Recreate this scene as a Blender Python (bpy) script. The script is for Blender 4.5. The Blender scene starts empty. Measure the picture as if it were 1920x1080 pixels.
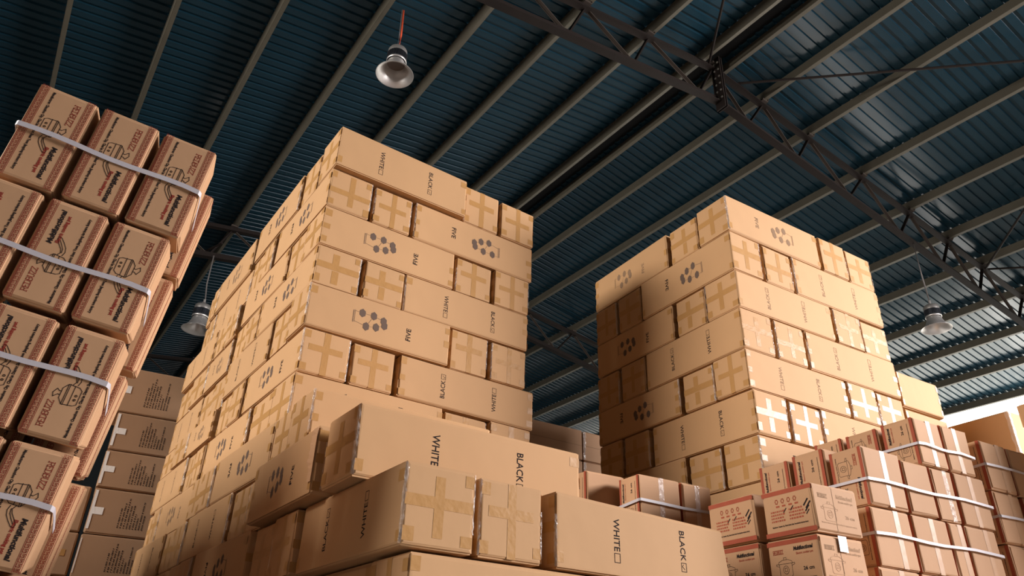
import bpy, bmesh, math, random
from mathutils import Matrix, Vector
S = bpy.context.scene
C = S.collection
PI = math.pi

# ------------------------------------------------------------------ camera, world, light, exposure
cam = bpy.data.objects.new('camera', bpy.data.cameras.new('camera'))
C.objects.link(cam)
cam.data.sensor_width = 36
cam.data.lens = 26.08
cam.data.clip_end = 200
PITCH, ROLL, HEAD = math.radians(29.0657), math.radians(1.85382), math.radians(90 - 34.131)
CAM = Vector((0, 0, .44))
fw = Vector((0, math.cos(PITCH), math.sin(PITCH)))
up = Vector((0, -math.sin(PITCH), math.cos(PITCH)))
rt = Vector((1, 0, 0))
rx = rt * math.cos(ROLL) + up * math.sin(ROLL)
uy_ = up * math.cos(ROLL) - rt * math.sin(ROLL)
m = Matrix((rx, uy_, -fw)).transposed().to_4x4()
cam.matrix_world = Matrix.Translation(CAM) @ Matrix.Rotation(HEAD - PI / 2, 4, 'Z') @ m
S.camera = cam
S.view_settings.view_transform = 'Standard'
S.view_settings.look = 'None'
S.view_settings.gamma = 1
S.view_settings.use_curve_mapping = False
S.view_settings.exposure = -0.16
W = bpy.data.worlds.new('world')
S.world = W
W.use_nodes = True
W.node_tree.nodes['Background'].inputs[0].default_value = (.75, .80, .9, 1)
W.node_tree.nodes['Background'].inputs[1].default_value = .028


def area(name, loc, target, sx, sy, power, col, spread=180):
    l = bpy.data.lights.new(name, 'AREA')
    l.shape = 'RECTANGLE'
    l.size, l.size_y, l.energy, l.color = sx, sy, power, col
    l.spread = math.radians(spread)
    o = bpy.data.objects.new(name, l)
    C.objects.link(o)
    o.location = loc
    o.rotation_euler = (Vector(target) - Vector(loc)).to_track_quat('-Z', 'Y').to_euler()
    return o


area('loading_door_daylight', (11.4, -3.9, 4.9), (4.0, 3, 1.6), 4.8, 2.6, 1480, (1, .955, .97), 120)
area('side_door_daylight', (-8.0, 5.4, 6.2), (2.0, 4.6, 2.6), 3.4, 3, 1300, (1, .95, .90), 130)
area('side_window_daylight', (18.5, 6, 6.35), (17.9, 6, 7.6), .6, 28, 160, (1, .96, .9))
# the open doorway light is softened by distance; the side window is the clear strip in the far wall


# ------------------------------------------------------------------ materials
def mat(name, col, rough=.6, metal=0, spec=.5, noise=0, scale=8, rnd=0, bump=0, bscale=60, emis=0, alpha=1, coat=0):
    M = bpy.data.materials.new(name)
    M.use_nodes = True
    N, L = M.node_tree.nodes, M.node_tree.links
    b = N['Principled BSDF']
    b.inputs['Base Color'].default_value = (*col, 1)
    b.inputs['Roughness'].default_value = rough
    b.inputs['Metallic'].default_value = metal
    b.inputs['Specular IOR Level'].default_value = spec
    if coat:
        b.inputs['Coat Weight'].default_value = coat
        b.inputs['Coat Roughness'].default_value = .12
    if alpha < 1:
        b.inputs['Alpha'].default_value = alpha
    if emis:
        b.inputs['Emission Color'].default_value = (*col, 1)
        b.inputs['Emission Strength'].default_value = emis
    tc = N.new('ShaderNodeTexCoord')
    src = None
    if noise or rnd:
        mx = N.new('ShaderNodeHueSaturation')
        mx.inputs['Color'].default_value = (*col, 1)
        add = N.new('ShaderNodeMath')
        add.operation = 'ADD'
        add.inputs[0].default_value = 1 - noise / 2 - rnd / 2
        if noise:
            t = N.new('ShaderNodeTexNoise')
            t.inputs['Scale'].default_value = scale
            t.inputs['Detail'].default_value = 5
            L.new(tc.outputs['Object'], t.inputs['Vector'])
            mul = N.new('ShaderNodeMath')
            mul.operation = 'MULTIPLY'
            mul.inputs[1].default_value = noise
            L.new(t.outputs['Fac'], mul.inputs[0])
            L.new(mul.outputs[0], add.inputs[1])
        else:
            add.inputs[1].default_value = noise / 2
        last = add
        if rnd:
            oi = N.new('ShaderNodeObjectInfo')
            ma = N.new('ShaderNodeMath')
            ma.operation = 'MULTIPLY_ADD'
            ma.inputs[1].default_value = rnd
            L.new(oi.outputs['Random'], ma.inputs[0])
            L.new(add.outputs[0], ma.inputs[2])
            last = ma
        L.new(last.outputs[0], mx.inputs['Value'])
        L.new(mx.outputs['Color'], b.inputs['Base Color'])
    if bump:
        t = N.new('ShaderNodeTexNoise')
        t.inputs['Scale'].default_value = bscale
        t.inputs['Detail'].default_value = 3
        L.new(tc.outputs['Object'], t.inputs['Vector'])
        bp = N.new('ShaderNodeBump')
        bp.inputs['Strength'].default_value = bump
        bp.inputs['Distance'].default_value = .01
        L.new(t.outputs['Fac'], bp.inputs['Height'])
        L.new(bp.outputs[0], b.inputs['Normal'])
    return M


KRAFT = mat('kraft_cardboard', (.49, .282, .134), .75, spec=.25, noise=.10, scale=5, rnd=.12, bump=.15, bscale=9)
KRAFT2 = mat('pale_kraft_cardboard', (.50, .288, .155), .75, spec=.25, noise=.10, scale=5, rnd=.10, bump=.15, bscale=9)
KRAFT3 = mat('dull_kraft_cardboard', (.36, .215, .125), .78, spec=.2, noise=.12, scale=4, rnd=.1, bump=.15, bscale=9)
TAPE = mat('brown_packing_tape', (.425, .225, .080), .36, spec=.13, noise=.12, scale=20, bump=.22, bscale=22)
FILM = mat('clear_packing_tape', (.80, .72, .66), .18, spec=.9, bump=1, bscale=45, alpha=.30)
WTAPE = mat('white_paper_tape', (.80, .76, .73), .5, bump=.2)
INK = mat('black_print', (.026, .019, .018), .9, spec=.1)
GREYINK = mat('grey_print', (.135, .092, .07), .9, spec=.1)
FAINT = mat('glare_paled_print_and_seam', (.24, .15, .09), .9, spec=.1)  # print paled in its colour for grazing glare; also plain seam lines
FAINTER = mat('overexposed_pale_print', (.43, .27, .165), .9, spec=.1)  # ink lightened in colour to stand in for overexposure
RED = mat('red_print', (.27, .036, .026), .9, spec=.1, noise=.25, scale=30)
REDBAND = mat('faded_red_print', (.34, .085, .048), .9, spec=.1, noise=.25, scale=20)
STRAP = mat('white_plastic_strap', (.52, .48, .50), .4, noise=.08, scale=30)
STEEL = mat('dark_painted_steel', (.016, .011, .009), .7, spec=.15, noise=.3, scale=6)
WEBM = mat('primer_painted_steel', (.055, .042, .034), .65, spec=.2, noise=.3, scale=8)
PURL = mat('galvanised_purlin', (.105, .092, .066), .5, spec=.5, noise=.35, scale=5)
ROOF = mat('blue_painted_sheet', (.0085, .033, .050), .20, spec=.55, noise=.5, scale=1.6, bump=.12, bscale=2.5)
WALLM = mat('white_sheet_wall', (.8, .8, .76), .5)
SKYL = mat('clear_window_sheet', (1, .98, .9), .5, emis=4)
FLOORM = mat('concrete_floor', (.27, .25, .23), .7, noise=.3, scale=2)
ALU = mat('brushed_aluminium', (.72, .68, .65), .42, metal=.85, noise=.1, scale=30)
CAPM = mat('grey_cast_metal', (.30, .28, .26), .45, metal=.6)
FIN = mat('dark_finned_metal', (.09, .095, .11), .45, metal=.7)
CHIP = mat('led_chip_plate', (.16, .12, .10), .4, metal=.3)
ORANGE = mat('orange_cord_sheath', (.65, .085, .03), .5)
CORD = mat('grey_cord_sheath', (.16, .14, .13), .6)
BOLT = mat('zinc_bolt', (.75, .70, .62), .3, metal=.8)
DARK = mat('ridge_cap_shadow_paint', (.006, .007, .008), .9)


# ------------------------------------------------------------------ mesh helpers
def finish(name, bm, mats, parent=None, smooth=False):
    me = bpy.data.meshes.new(name)
    bm.normal_update()
    bm.to_mesh(me)
    bm.free()
    for x in (mats if isinstance(mats, (list, tuple)) else [mats]):
        me.materials.append(x)
    if smooth:
        for p in me.polygons:
            p.use_smooth = True
    return link(name, me, parent)


def link(name, me, parent=None):
    o = bpy.data.objects.new(name, me)
    C.objects.link(o)
    if parent:
        o.parent = parent
    return o


def tag(o, label, cat, group=None):
    o['label'] = label
    o['category'] = cat
    if group:
        o['group'] = group
    return o


def empty(name, loc=(0, 0, 0)):
    o = bpy.data.objects.new(name, None)
    C.objects.link(o)
    o.location = loc
    return o


def add_box(bm, c, s, R=None, mi=0):
    r = bmesh.ops.create_cube(bm, size=1)
    M = Matrix.Translation(c) @ (R.to_4x4() if R else Matrix.Identity(4)) @ Matrix.Diagonal((*s, 1))
    bmesh.ops.transform(bm, matrix=M, verts=r['verts'])
    fs = set(f for v in r['verts'] for f in v.link_faces)
    for f in fs:
        f.material_index = mi
    return r['verts']


def add_bar(bm, a, b, w, h, mi=0):
    a, b = Vector(a), Vector(b)
    d = b - a
    q = d.to_track_quat('X', 'Z').to_matrix()
    return add_box(bm, (a + b) / 2, (d.length, w, h), q, mi)


def add_lathe(bm, prof, n=32, c=(0, 0, 0), mi=0, closed=False):
    rings = []
    for r, z in prof:
        rings.append([bm.verts.new((c[0] + r * math.cos(2 * PI * i / n), c[1] + r * math.sin(2 * PI * i / n), c[2] + z)) for i in range(n)])
    for a, b in zip(rings, rings[1:]):
        for i in range(n):
            f = bm.faces.new((a[i], a[(i + 1) % n], b[(i + 1) % n], b[i]))
            f.material_index = mi
    if closed:
        bm.faces.new(rings[0][::-1])
        bm.faces.new(rings[-1])


def add_tube(bm, pts, r, n=8, mi=0):
    pts = [Vector(p) for p in pts]
    rings = []
    for i, p in enumerate(pts):
        d = (pts[min(i + 1, len(pts) - 1)] - pts[max(i - 1, 0)]).normalized()
        q = d.to_track_quat('Z', 'Y').to_matrix()
        rings.append([bm.verts.new(p + q @ Vector((r * math.cos(2 * PI * k / n), r * math.sin(2 * PI * k / n), 0))) for k in range(n)])
    for a, b in zip(rings, rings[1:]):
        for i in range(n):
            f = bm.faces.new((a[i], a[(i + 1) % n], b[(i + 1) % n], b[i]))
            f.material_index = mi
    bm.faces.new(rings[0][::-1])
    bm.faces.new(rings[-1])


# ---- flat prints: everything is drawn in a 2D frame (x right, y up) and then laid on a face
_tx = {}


def text_geo(s, bold=0.0):
    k = (s, bold)
    if k in _tx:
        return _tx[k]
    cu = bpy.data.curves.new('t', 'FONT')
    cu.body = s
    cu.resolution_u = 2
    cu.offset = bold
    o = bpy.data.objects.new('t', cu)
    C.objects.link(o)
    dg = bpy.context.evaluated_depsgraph_get()
    me = bpy.data.meshes.new_from_object(o.evaluated_get(dg))
    vs = [(v.co.x, v.co.y) for v in me.vertices]
    fs = [tuple(p.vertices) for p in me.polygons]
    bpy.data.objects.remove(o)
    bpy.data.curves.remove(cu)
    bpy.data.meshes.remove(me)
    x0, x1 = min(v[0] for v in vs), max(v[0] for v in vs)
    y0, y1 = min(v[1] for v in vs), max(v[1] for v in vs)
    vs = [((x - x0) / (x1 - x0), (y - y0) / (y1 - y0)) for x, y in vs]
    _tx[k] = (vs, fs)
    return _tx[k]


class Print:
    """2D drawing: list of polygons with material slot"""

    def __init__(self):
        self.p = []

    def text(self, s, x, y, w, h, mi=0, bold=0.0, slant=0):
        vs, fs = text_geo(s, bold)
        for f in fs:
            self.p.append(([(x + vs[i][0] * w + slant * vs[i][1] * h, y + vs[i][1] * h) for i in f], mi))
        return self

    def rect(self, x0, y0, x1, y1, mi=0):
        self.p.append(([(x0, y0), (x1, y0), (x1, y1), (x0, y1)], mi))
        return self

    def line(self, pts, w, mi=0, close=False):
        if close:
            pts = list(pts) + [pts[0]]
        for (ax, ay), (bx, by) in zip(pts, pts[1:]):
            dx, dy = bx - ax, by - ay
            l = math.hypot(dx, dy) or 1
            nx, ny = -dy / l * w / 2, dx / l * w / 2
            ex, ey = dx / l * w / 2, dy / l * w / 2
            self.p.append(([(ax - ex + nx, ay - ey + ny), (ax - ex - nx, ay - ey - ny), (bx + ex - nx, by + ey - ny), (bx + ex + nx, by + ey + ny)], mi))
        return self

    def poly(self, pts, mi=0):
        self.p.append((list(pts), mi))
        return self

    def box(self, x, y, w, h, t, mi=0):
        return self.line([(x, y), (x + w, y), (x + w, y + h), (x, y + h)], t, mi, True)

    def mapped(self, fn):
        q = Print()
        q.p = [([fn(x, y) for x, y in pts], mi) for pts, mi in self.p]
        return q

    def merge(self, o):
        self.p += o.p
        return self

    def lay(self, bm, O, ex, ey, off=.0007):
        """into a bmesh on the plane O + x ex + y ey, lifted along ex x ey"""
        O, ex, ey = Vector(O), Vector(ex), Vector(ey)
        n = ex.cross(ey) * off
        for k, (pts, mi) in enumerate(self.p):
            lift = n * (1 + (.05 * k if len(self.p) < 40 else 0))
            vs = [bm.verts.new(O + ex * x + ey * y + lift) for x, y in pts]
            try:
                f = bm.faces.new(vs)
                f.material_index = mi
            except ValueError:
                pass


# ------------------------------------------------------------------ carton bodies
def carton_body(L, Wd, H, seed, mats=(KRAFT,), dent=.004, cuts=2, flap=True):
    rnd = random.Random(seed)
    bm = bmesh.new()
    add_box(bm, (0, 0, H / 2), (L, Wd, H))
    bmesh.ops.bevel(bm, geom=list(bm.edges), offset=.006, segments=2, affect='EDGES')
    bmesh.ops.inset_individual(bm, faces=[f for f in bm.faces if f.calc_area() > .3 * min(L * Wd, L * H, Wd * H)], thickness=.012)
    # crushed corners: only vertices close to a box corner move, the middle of each side stays flat
    for v in bm.verts:
        dx, dy, dz = L / 2 - abs(v.co.x), Wd / 2 - abs(v.co.y), H / 2 - abs(v.co.z - H / 2)
        if dx + dy + dz < .0145:
            k = rnd.uniform(0, dent)
            v.co -= Vector((math.copysign(k, v.co.x), math.copysign(k, v.co.y), math.copysign(k * .6, v.co.z - H / 2)))
    return bm


def mesh_of(name, bm, mats):
    me = bpy.data.meshes.new(name)
    bm.normal_update()
    bm.to_mesh(me)
    bm.free()
    for x in mats:
        me.materials.append(x)
    return me


LL, WW, HH = .96, .292, .283
LONG = [mesh_of('carton', carton_body(LL, WW, HH, s), [KRAFT]) for s in range(5)]


def end_tape(kind, seed):
    """packing tape on both ends of a long carton and the tabs that run on round its corners"""
    rnd = random.Random(seed)
    bm = bmesh.new()
    for sx in (-1,):
        p = Print()
        a = WW / 2
        j = lambda s: rnd.uniform(-s, s)
        t = .038 + rnd.uniform(-.003, .006)
        if kind == 0:      # plain cross
            x = j(.02)
            p.rect(x - t / 2, .035 + j(.015), x + t / 2, HH - .03 + j(.015))
            y = HH / 2 + j(.02)
            p.rect(-a + .006, y - t / 2, a - .006, y + t / 2)
        elif kind == 1:    # seam taped top to bottom, short cross strip
            x = j(.015)
            p.rect(x - t / 2, .006, x + t / 2, HH - .006)
            y = HH / 2 + j(.03)
            p.rect(-a * .72, y - t / 2, a * .72, y + t / 2)
        else:              # wide cross strip, broken seam
            x = j(.02)
            p.rect(x - t / 2, HH / 2 + .02, x + t / 2, HH - .04)
            p.rect(x - t / 2 + .006, .03, x + t / 2 + .006, HH / 2 - .02)
            y = HH / 2 + j(.015)
            p.rect(-a + .006, y - t / 2, a - .01, y + t / 2)
        for cx in (-1, 1):
            for cy in (0, 1):
                w, h = .04 + j(.008), .045 + j(.008)
                if rnd.random() < .88:
                    x0 = cx * (a - .006)
                    y0 = .012 + rnd.uniform(0, .012) if cy == 0 else HH - .012 - h - rnd.uniform(0, .012)
                    p.rect(min(x0, x0 - cx * w), y0, max(x0, x0 - cx * w), y0 + h)
        p.lay(bm, (sx * LL / 2, 0, 0), (0, sx, 0), (0, 0, 1))
        # tabs on the long faces
        for sy in (-1, 1):
            q = Print()
            for y in (.02, HH / 2 - .022, HH - .065):
                if rnd.random() < .8:
                    h = .042 + j(.006)
                    w = .038 + j(.01)
                    yy = y + j(.006)
                    q.rect(LL / 2 - .006 - w, yy, LL / 2 - .006, yy + h)
            ex = (sx, 0, 0)
            if sx * sy > 0:    # mirror so the lifted side faces out
                q = q.mapped(lambda x, y: (-x, y))
                ex = (-sx, 0, 0)
                q.p = [(pts[::-1], mi) for pts, mi in q.p]
            q.lay(bm, (0, sy * WW / 2, 0), ex, (0, 0, 1))
    return mesh_of('packing_tape', bm, [TAPE])


TAPES = [end_tape(k % 3, 10 + k) for k in range(6)]


def film(seed):
    """crinkled clear tape over one upright corner edge (the -x, -y one)"""
    rnd = random.Random(seed)
    bm = bmesh.new()
    n = 16
    rows = []
    z0, z1 = .006 + rnd.choice((0, 0, .06)), HH - .006 - rnd.choice((0, 0, .08))
    sx = sy = -1
    for i in range(n + 1):
        z = z0 + (z1 - z0) * i / n
        w1, w2 = rnd.uniform(.002, .011), rnd.uniform(.002, .012)
        k = rnd.uniform(.001, .0035)
        X, Y = sx * LL / 2, sy * WW / 2
        rows.append([bm.verts.new(p) for p in ((X - sx * w1, Y + sy * .0022, z), (X - sx * .003 + sx * k, Y - sy * .003 + sy * k, z + rnd.uniform(-.003, .003)), (X + sx * .0022, Y - sy * w2, z))])
    for a, b in zip(rows, rows[1:]):
        for i in range(2):
            bm.faces.new((a[i], a[i + 1], b[i + 1], b[i]))
    return mesh_of('clear_tape', bm, [FILM])


FILMS = [film(40 + k) for k in range(4)]


def hexagon(p, x, z, r, mi):
    p.poly([(x + r * .86 * math.sin(k * PI / 3), z + r * 1.12 * math.cos(k * PI / 3)) for k in range(6)], mi)


def mark_hexagons():
    """hexagon cluster with its connecting lines; origin at the face's lower left"""
    p = Print()
    cx, cz = .42 * LL, .52 * HH
    t = .0018
    A, B, Cc, D, E, F = (-.059, .032), (.016, .034), (-.027, -.049), (.038, -.036), (.083, .018), (.091, -.010)
    P = lambda q: (cx + q[0], cz + q[1])
    p.line([P((-.106, .034)), P(A), P(B), P(E)], t, 0)
    p.line([P((-.106, -.034)), P(Cc), P(D), P(F)], t, 0)
    p.line([P((-.106, .040)), P((-.106, -.040))], t, 0)
    p.line([P(B), P(Cc)], t, 0)
    for q in (A, B, Cc, D, E, F):
        hexagon(p, cx + q[0], cz + q[1], .026, 0)
    for k in range(9):
        p.rect(cx - .118, cz - .042 + k * .009, cx - .112, cz - .036 + k * .009, 0)
    return p


def word_five():
    return Print().text('FIVE', 0, 0, .084, .032, 0, .012).mapped(lambda x, y: (.705 * LL - y, .30 * HH + x))


def word_colour(s, fx, tick):
    w = .122 if s == 'BLACK' else .126
    tp = Print().text(s, 0, 0, w, .030, 0, .010)
    tp.box(w + .008, .001, .034, .028, .0024, 0)
    if tick:
        tp.line([(w + .015, .012), (w + .022, .006), (w + .034, .020)], .002, 0)
    return tp.mapped(lambda x, y: (fx * LL - y, .22 * HH + x))


def print_mesh(nm, p, flip, mt):
    if flip:
        p = p.mapped(lambda x, y: (LL - x, HH - y))
    bm = bmesh.new()
    p.lay(bm, (-LL / 2, -WW / 2, 0), (1, 0, 0), (0, 0, 1))
    return mesh_of(nm, bm, [mt])


MARKS = {}
for fl in (0, 1):
    for tone, a, b in (('', GREYINK, INK), ('f', FAINT, FAINT)):  # the f tone puts surface glare into the print colour
        MARKS['F' + 'ud'[fl] + tone] = [print_mesh('hexagon_mark', mark_hexagons(), fl, a), print_mesh('printed_word', word_five(), fl, b)]
        MARKS['W' + 'ud'[fl] + tone] = [print_mesh('printed_word', word_colour('BLACK', .32, True), fl, b), print_mesh('printed_word', word_colour('WHITE', .70, False), fl, b)]

KIND = {'F': 'long FIVE carton', 'W': 'long WHITE and BLACK carton', '': 'taped brown carton end'}
count = random.Random(5)


def long_carton(M, mark, label, group, sc=(1, 1, 1), tape=None, flm=None, back=False):
    o = link('carton', LONG[count.randrange(5)])
    o.matrix_world = M @ Matrix.Diagonal((*sc, 1))
    tag(o, label, 'cardboard box', group)
    tp = TAPES[count.randrange(6)] if tape is None else TAPES[tape]
    link('packing_tape', tp, o)
    link('packing_tape', tp, o).rotation_euler = (0, 0, PI)
    for k, p in ((1, .55), (-1, .3)):
        if (count.random() < p if flm is None else flm):
            link('clear_tape', FILMS[count.randrange(4)], o).scale = (1, k, 1)
    if mark:
        for me in MARKS[mark]:
            link(me.name.split('.')[0], me, o).rotation_euler = (0, 0, PI if back else 0)
    return o


ORD = ['', 'top', 'second', 'third', 'fourth', 'fifth', 'sixth', 'seventh', 'eighth', 'ninth', 'tenth', 'eleventh', 'twelfth', 'thirteenth', 'fourteenth']


class Stack:
    """u runs along the right-hand face, v along the left-hand face, from the near corner"""

    def __init__(self, x, y, deg, name, group):
        self.M = Matrix.Translation((x, y, 0)) @ Matrix.Rotation(math.radians(deg), 4, 'Z')
        self.name, self.group = name, group

    def put(self, orient, a0, a1, b, z0, z1, mark, where, w=None, jit=.010, layer=1, tape=None, flm=None):
        """orient 'u': long axis along u from a0 to a1, width from v=b; orient 'v': long axis along v, width from u=b"""
        w = w or WW
        L = a1 - a0
        sc = ((L - .008) / LL, (w - .010) / WW, (z1 - z0 - (.004 if mark else count.uniform(.003, .018))) / HH)
        ja = count.uniform(-1, 1) * jit * .4
        rot = count.uniform(-.5, .5) * jit
        if orient == 'u':
            T = Matrix.Translation(((a0 + a1) / 2, b + w / 2 + ja, z0)) @ Matrix.Rotation(rot, 4, 'Z')
        else:
            T = Matrix.Translation((b + w / 2 + ja, (a0 + a1) / 2, z0)) @ Matrix.Rotation(PI / 2 + rot, 4, 'Z')
        what = KIND[mark[:1]]
        return long_carton(self.M @ T, mark, '%s, %s layer of the %s, %s' % (what, ORD[layer], self.name, where), self.group, sc, tape, flm, orient == 'v')


# ------------------------------------------------------------------ the roof and the hall
XR, ZR, SL = 6.6, 8.64, .14          # ridge line and slope


def zroof(x):
    return ZR - SL * abs(x - XR)


Y0, Y1 = -9.6, 26.6
XL, XW = -9.0, 18.8


def struct(o):
    o['kind'] = 'structure'
    return o


def roof_sheet(xa, xb):
    bm = bmesh.new()
    pitch = .145
    n = int((Y1 - Y0) / pitch)
    prof = [(0, 0), (.090, 0), (.100, .026), (.135, .026)]
    pts = []
    for i in range(n):
        for dy, dz in prof:
            pts.append((Y0 + i * pitch + dy, dz))
    xs = [xa, xb]
    rows = [[bm.verts.new((x, y, zroof(x) + .01 + dz)) for y, dz in pts] for x in xs]
    for i in range(len(pts) - 1):
        bm.faces.new((rows[0][i], rows[0][i + 1], rows[1][i + 1], rows[1][i]))
    return struct(finish('ceiling', bm, ROOF))


roof_sheet(XL, XR - .17)
roof_sheet(XR + .17, XW + .25)
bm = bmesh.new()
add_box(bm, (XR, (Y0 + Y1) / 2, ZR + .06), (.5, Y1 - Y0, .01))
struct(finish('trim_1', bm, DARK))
bm = bmesh.new()
add_box(bm, ((XL + XW) / 2, (Y0 + Y1) / 2, -.1), (XW - XL, Y1 - Y0, .2))
struct(finish('floor', bm, FLOORM))


def ribbed_wall(name, z0, z1, material):
    bm = bmesh.new()
    pts = []
    y = Y0
    while y < Y1:
        pts += [(y, 0), (y + .16, 0), (y + .18, .03), (y + .23, .03)]
        y += .25
    r = [[bm.verts.new((XW + .01 + dx, yy, z)) for yy, dx in pts] for z in (z0, z1)]
    for i in range(len(pts) - 1):
        bm.faces.new((r[0][i], r[0][i + 1], r[1][i + 1], r[1][i]))
    return struct(finish(name, bm, material))


ribbed_wall('wall_right', 0, 3.6, WALLM)
ribbed_wall('window_1', 3.6, zroof(XW) + .03, SKYL)
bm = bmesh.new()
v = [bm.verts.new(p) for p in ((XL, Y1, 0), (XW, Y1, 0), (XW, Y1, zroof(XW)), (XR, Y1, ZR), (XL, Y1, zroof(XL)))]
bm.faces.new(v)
struct(finish('wall_back', bm, mat('far_wall_painted_shade', (.004, .008, .010), .8)))  # near-black colour stands in for shade in the gap and far background

# purlins: C-section, lips down, one object each
PX = [-2.1, -1.02, .015, 1.08, 2.15, 3.26, 4.28, 5.36, 6.38, 6.84, 7.63, 8.66, 9.95, 11.2, 12.3, 13.35, 14.66, 15.9, 17.12, 18.46]
PN = ['second purlin left of the overhead one', 'first purlin left of the overhead one', 'purlin almost straight overhead', 'first purlin right of the overhead one', 'second purlin right of the overhead one', 'third purlin down the left slope from the ridge pair', 'second purlin down the left slope from the ridge pair', 'first purlin down the left slope from the ridge pair', 'left one of the ridge purlin pair', 'right one of the ridge purlin pair'] + ['%s purlin down the right slope from the ridge pair' % s for s in ('first', 'second', 'third', 'fourth', 'fifth', 'sixth', 'seventh', 'eighth', 'ninth', 'lowest')]
for x, nm in zip(PX, PN):
    sgn = 1 if x < XR else -1
    bm = bmesh.new()
    zt = zroof(x) - .002
    L = Y1 - Y0
    yc = (Y0 + Y1) / 2
    R = Matrix.Rotation(-math.atan(SL) * sgn, 3, 'Y')
    for dx, dz, w, h in ((0, -.08, .006, .16), (.027, -.003, .054, .005), (.027, -.157, .054, .006), (.052, -.147, .005, .022), (.052, -.012, .005, .022)):
        o = R @ Vector((dx, 0, dz))
        add_box(bm, Vector((x, yc, zt)) + o, (w, L, h), R)
    tag(finish('purlin', bm, PURL), 'long steel beam under blue roof, ' + nm, 'roof beam', 'roof purlins')


def truss(y, label, x0, x1, plate=False):
    root = empty('roof_truss', (XR, y, 0))
    root.rotation_euler = (0, 0, math.radians(-1.4))
    tag(root, label, 'roof truss', 'roof trusses')
    inv = lambda p: Vector(p) - Vector((XR, y, 0))
    top = lambda x: zroof(x) - .23
    bot = lambda x: zroof(x) - .84 - max(0, x - XR) * .010
    for nm, fn, w, h in (('top_chord', top, .10, .09), ('bottom_chord', bot, .11, .11)):
        bm = bmesh.new()
        for a, b in ((x0, XR), (XR, x1)):
            A, B = inv((a, y, fn(a))), inv((b, y, fn(b)))
            add_bar(bm, A, B, .012, h)
            add_bar(bm, A + Vector((0, 0, -h / 2)), B + Vector((0, 0, -h / 2)), w, .012)
        finish(nm, bm, STEEL, root)
    xs = [x for x in PX if x0 <= x <= x1 and abs(x - XR) > .3]
    xs = sorted(xs + [XR])
    for a, b in zip(xs, xs[1:]):
        mid = a + (b - a) * .72 if a < XR else a + (b - a) * .62
        for p, q, mt in ((a, mid, WEBM), (b, mid, STEEL)):
            bm = bmesh.new()
            add_bar(bm, inv((p, y + .02, top(p))), inv((q, y + .02, bot(q))), .045, .012)
            add_bar(bm, inv((p, y + .04, top(p))), inv((q, y + .04, bot(q))), .008, .04)
            finish('web_member', bm, mt, root)
    for x in xs:
        bm = bmesh.new()
        add_box(bm, inv((x, y, zroof(x) - .18)), (.11, .10, .03))
        add_box(bm, inv((x + .05, y - .03, zroof(x) - .10)), (.012, .07, .15))
        finish('purlin_cleat', bm, WEBM, root)
    if plate:
        bm = bmesh.new()
        add_box(bm, inv((XR + .05, y - .03, ZR - .56)), (.018, .16, .92))
        add_box(bm, inv((XR + .01, y - .03, ZR - .56)), (.018, .16, .92))
        pl = finish('splice_plate', bm, STEEL, root)
        for k in range(6):
            for yy in (-.08, .03):
                bm = bmesh.new()
                add_lathe(bm, [(.016, 0), (.016, .012), (0.0001, .013)], 6)
                bo = finish('bolt', bm, BOLT, pl)
                bo.matrix_local = Matrix.Translation(inv((XR + .0005, y - .03 + yy * .6, ZR - .2 - k * .13))) @ Matrix.Rotation(-PI / 2, 4, 'Y')
    return root


YT = 4.80
truss(YT, 'dark steel lattice truss crossing the picture with bolted ridge plate, nearest truss', -3, 18, True)
truss(12.15, 'dark lattice truss in the middle distance behind the tall carton stacks', -3, 18)
truss(19.35, 'dark lattice truss far off, glimpsed over the cartons printed with lists', -3, 18)


def rod(a, b, label, r=.018):
    bm = bmesh.new()
    add_tube(bm, [a, b], r)
    tag(finish('brace_rod', bm, STEEL), label, 'brace rod', 'roof bracing')


zb = lambda x: zroof(x) - .25
rod((7.05, YT - .05, zb(7.05)), (13.2, -2.25, zb(13.2)), 'thin brace rod running right from the bolted ridge plate across the blue roof')
rod((13.3, YT - .2, zb(13.3) - .05), (6.9, -2.25, zb(6.9) - .05), 'thin brace rod rising steeply from the truss at the right edge')
rod((6.45, YT - .05, zb(6.45)), (.6, -2.25, zb(.6)), 'thin brace rod running to the top edge from the bolted ridge plate')
rod((13.4, YT - .2, zb(13.4)), (17.9, -1.25, zb(17.9)), 'thin brace rod running level off the right edge from the truss')
rod((2.0, 12.1, zb(2.0) - .4), (-.6, 18.9, zb(-.6) - .2), 'thin brace rod behind the hanging lamp between the left stacks')

# ------------------------------------------------------------------ hanging lamps


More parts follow.
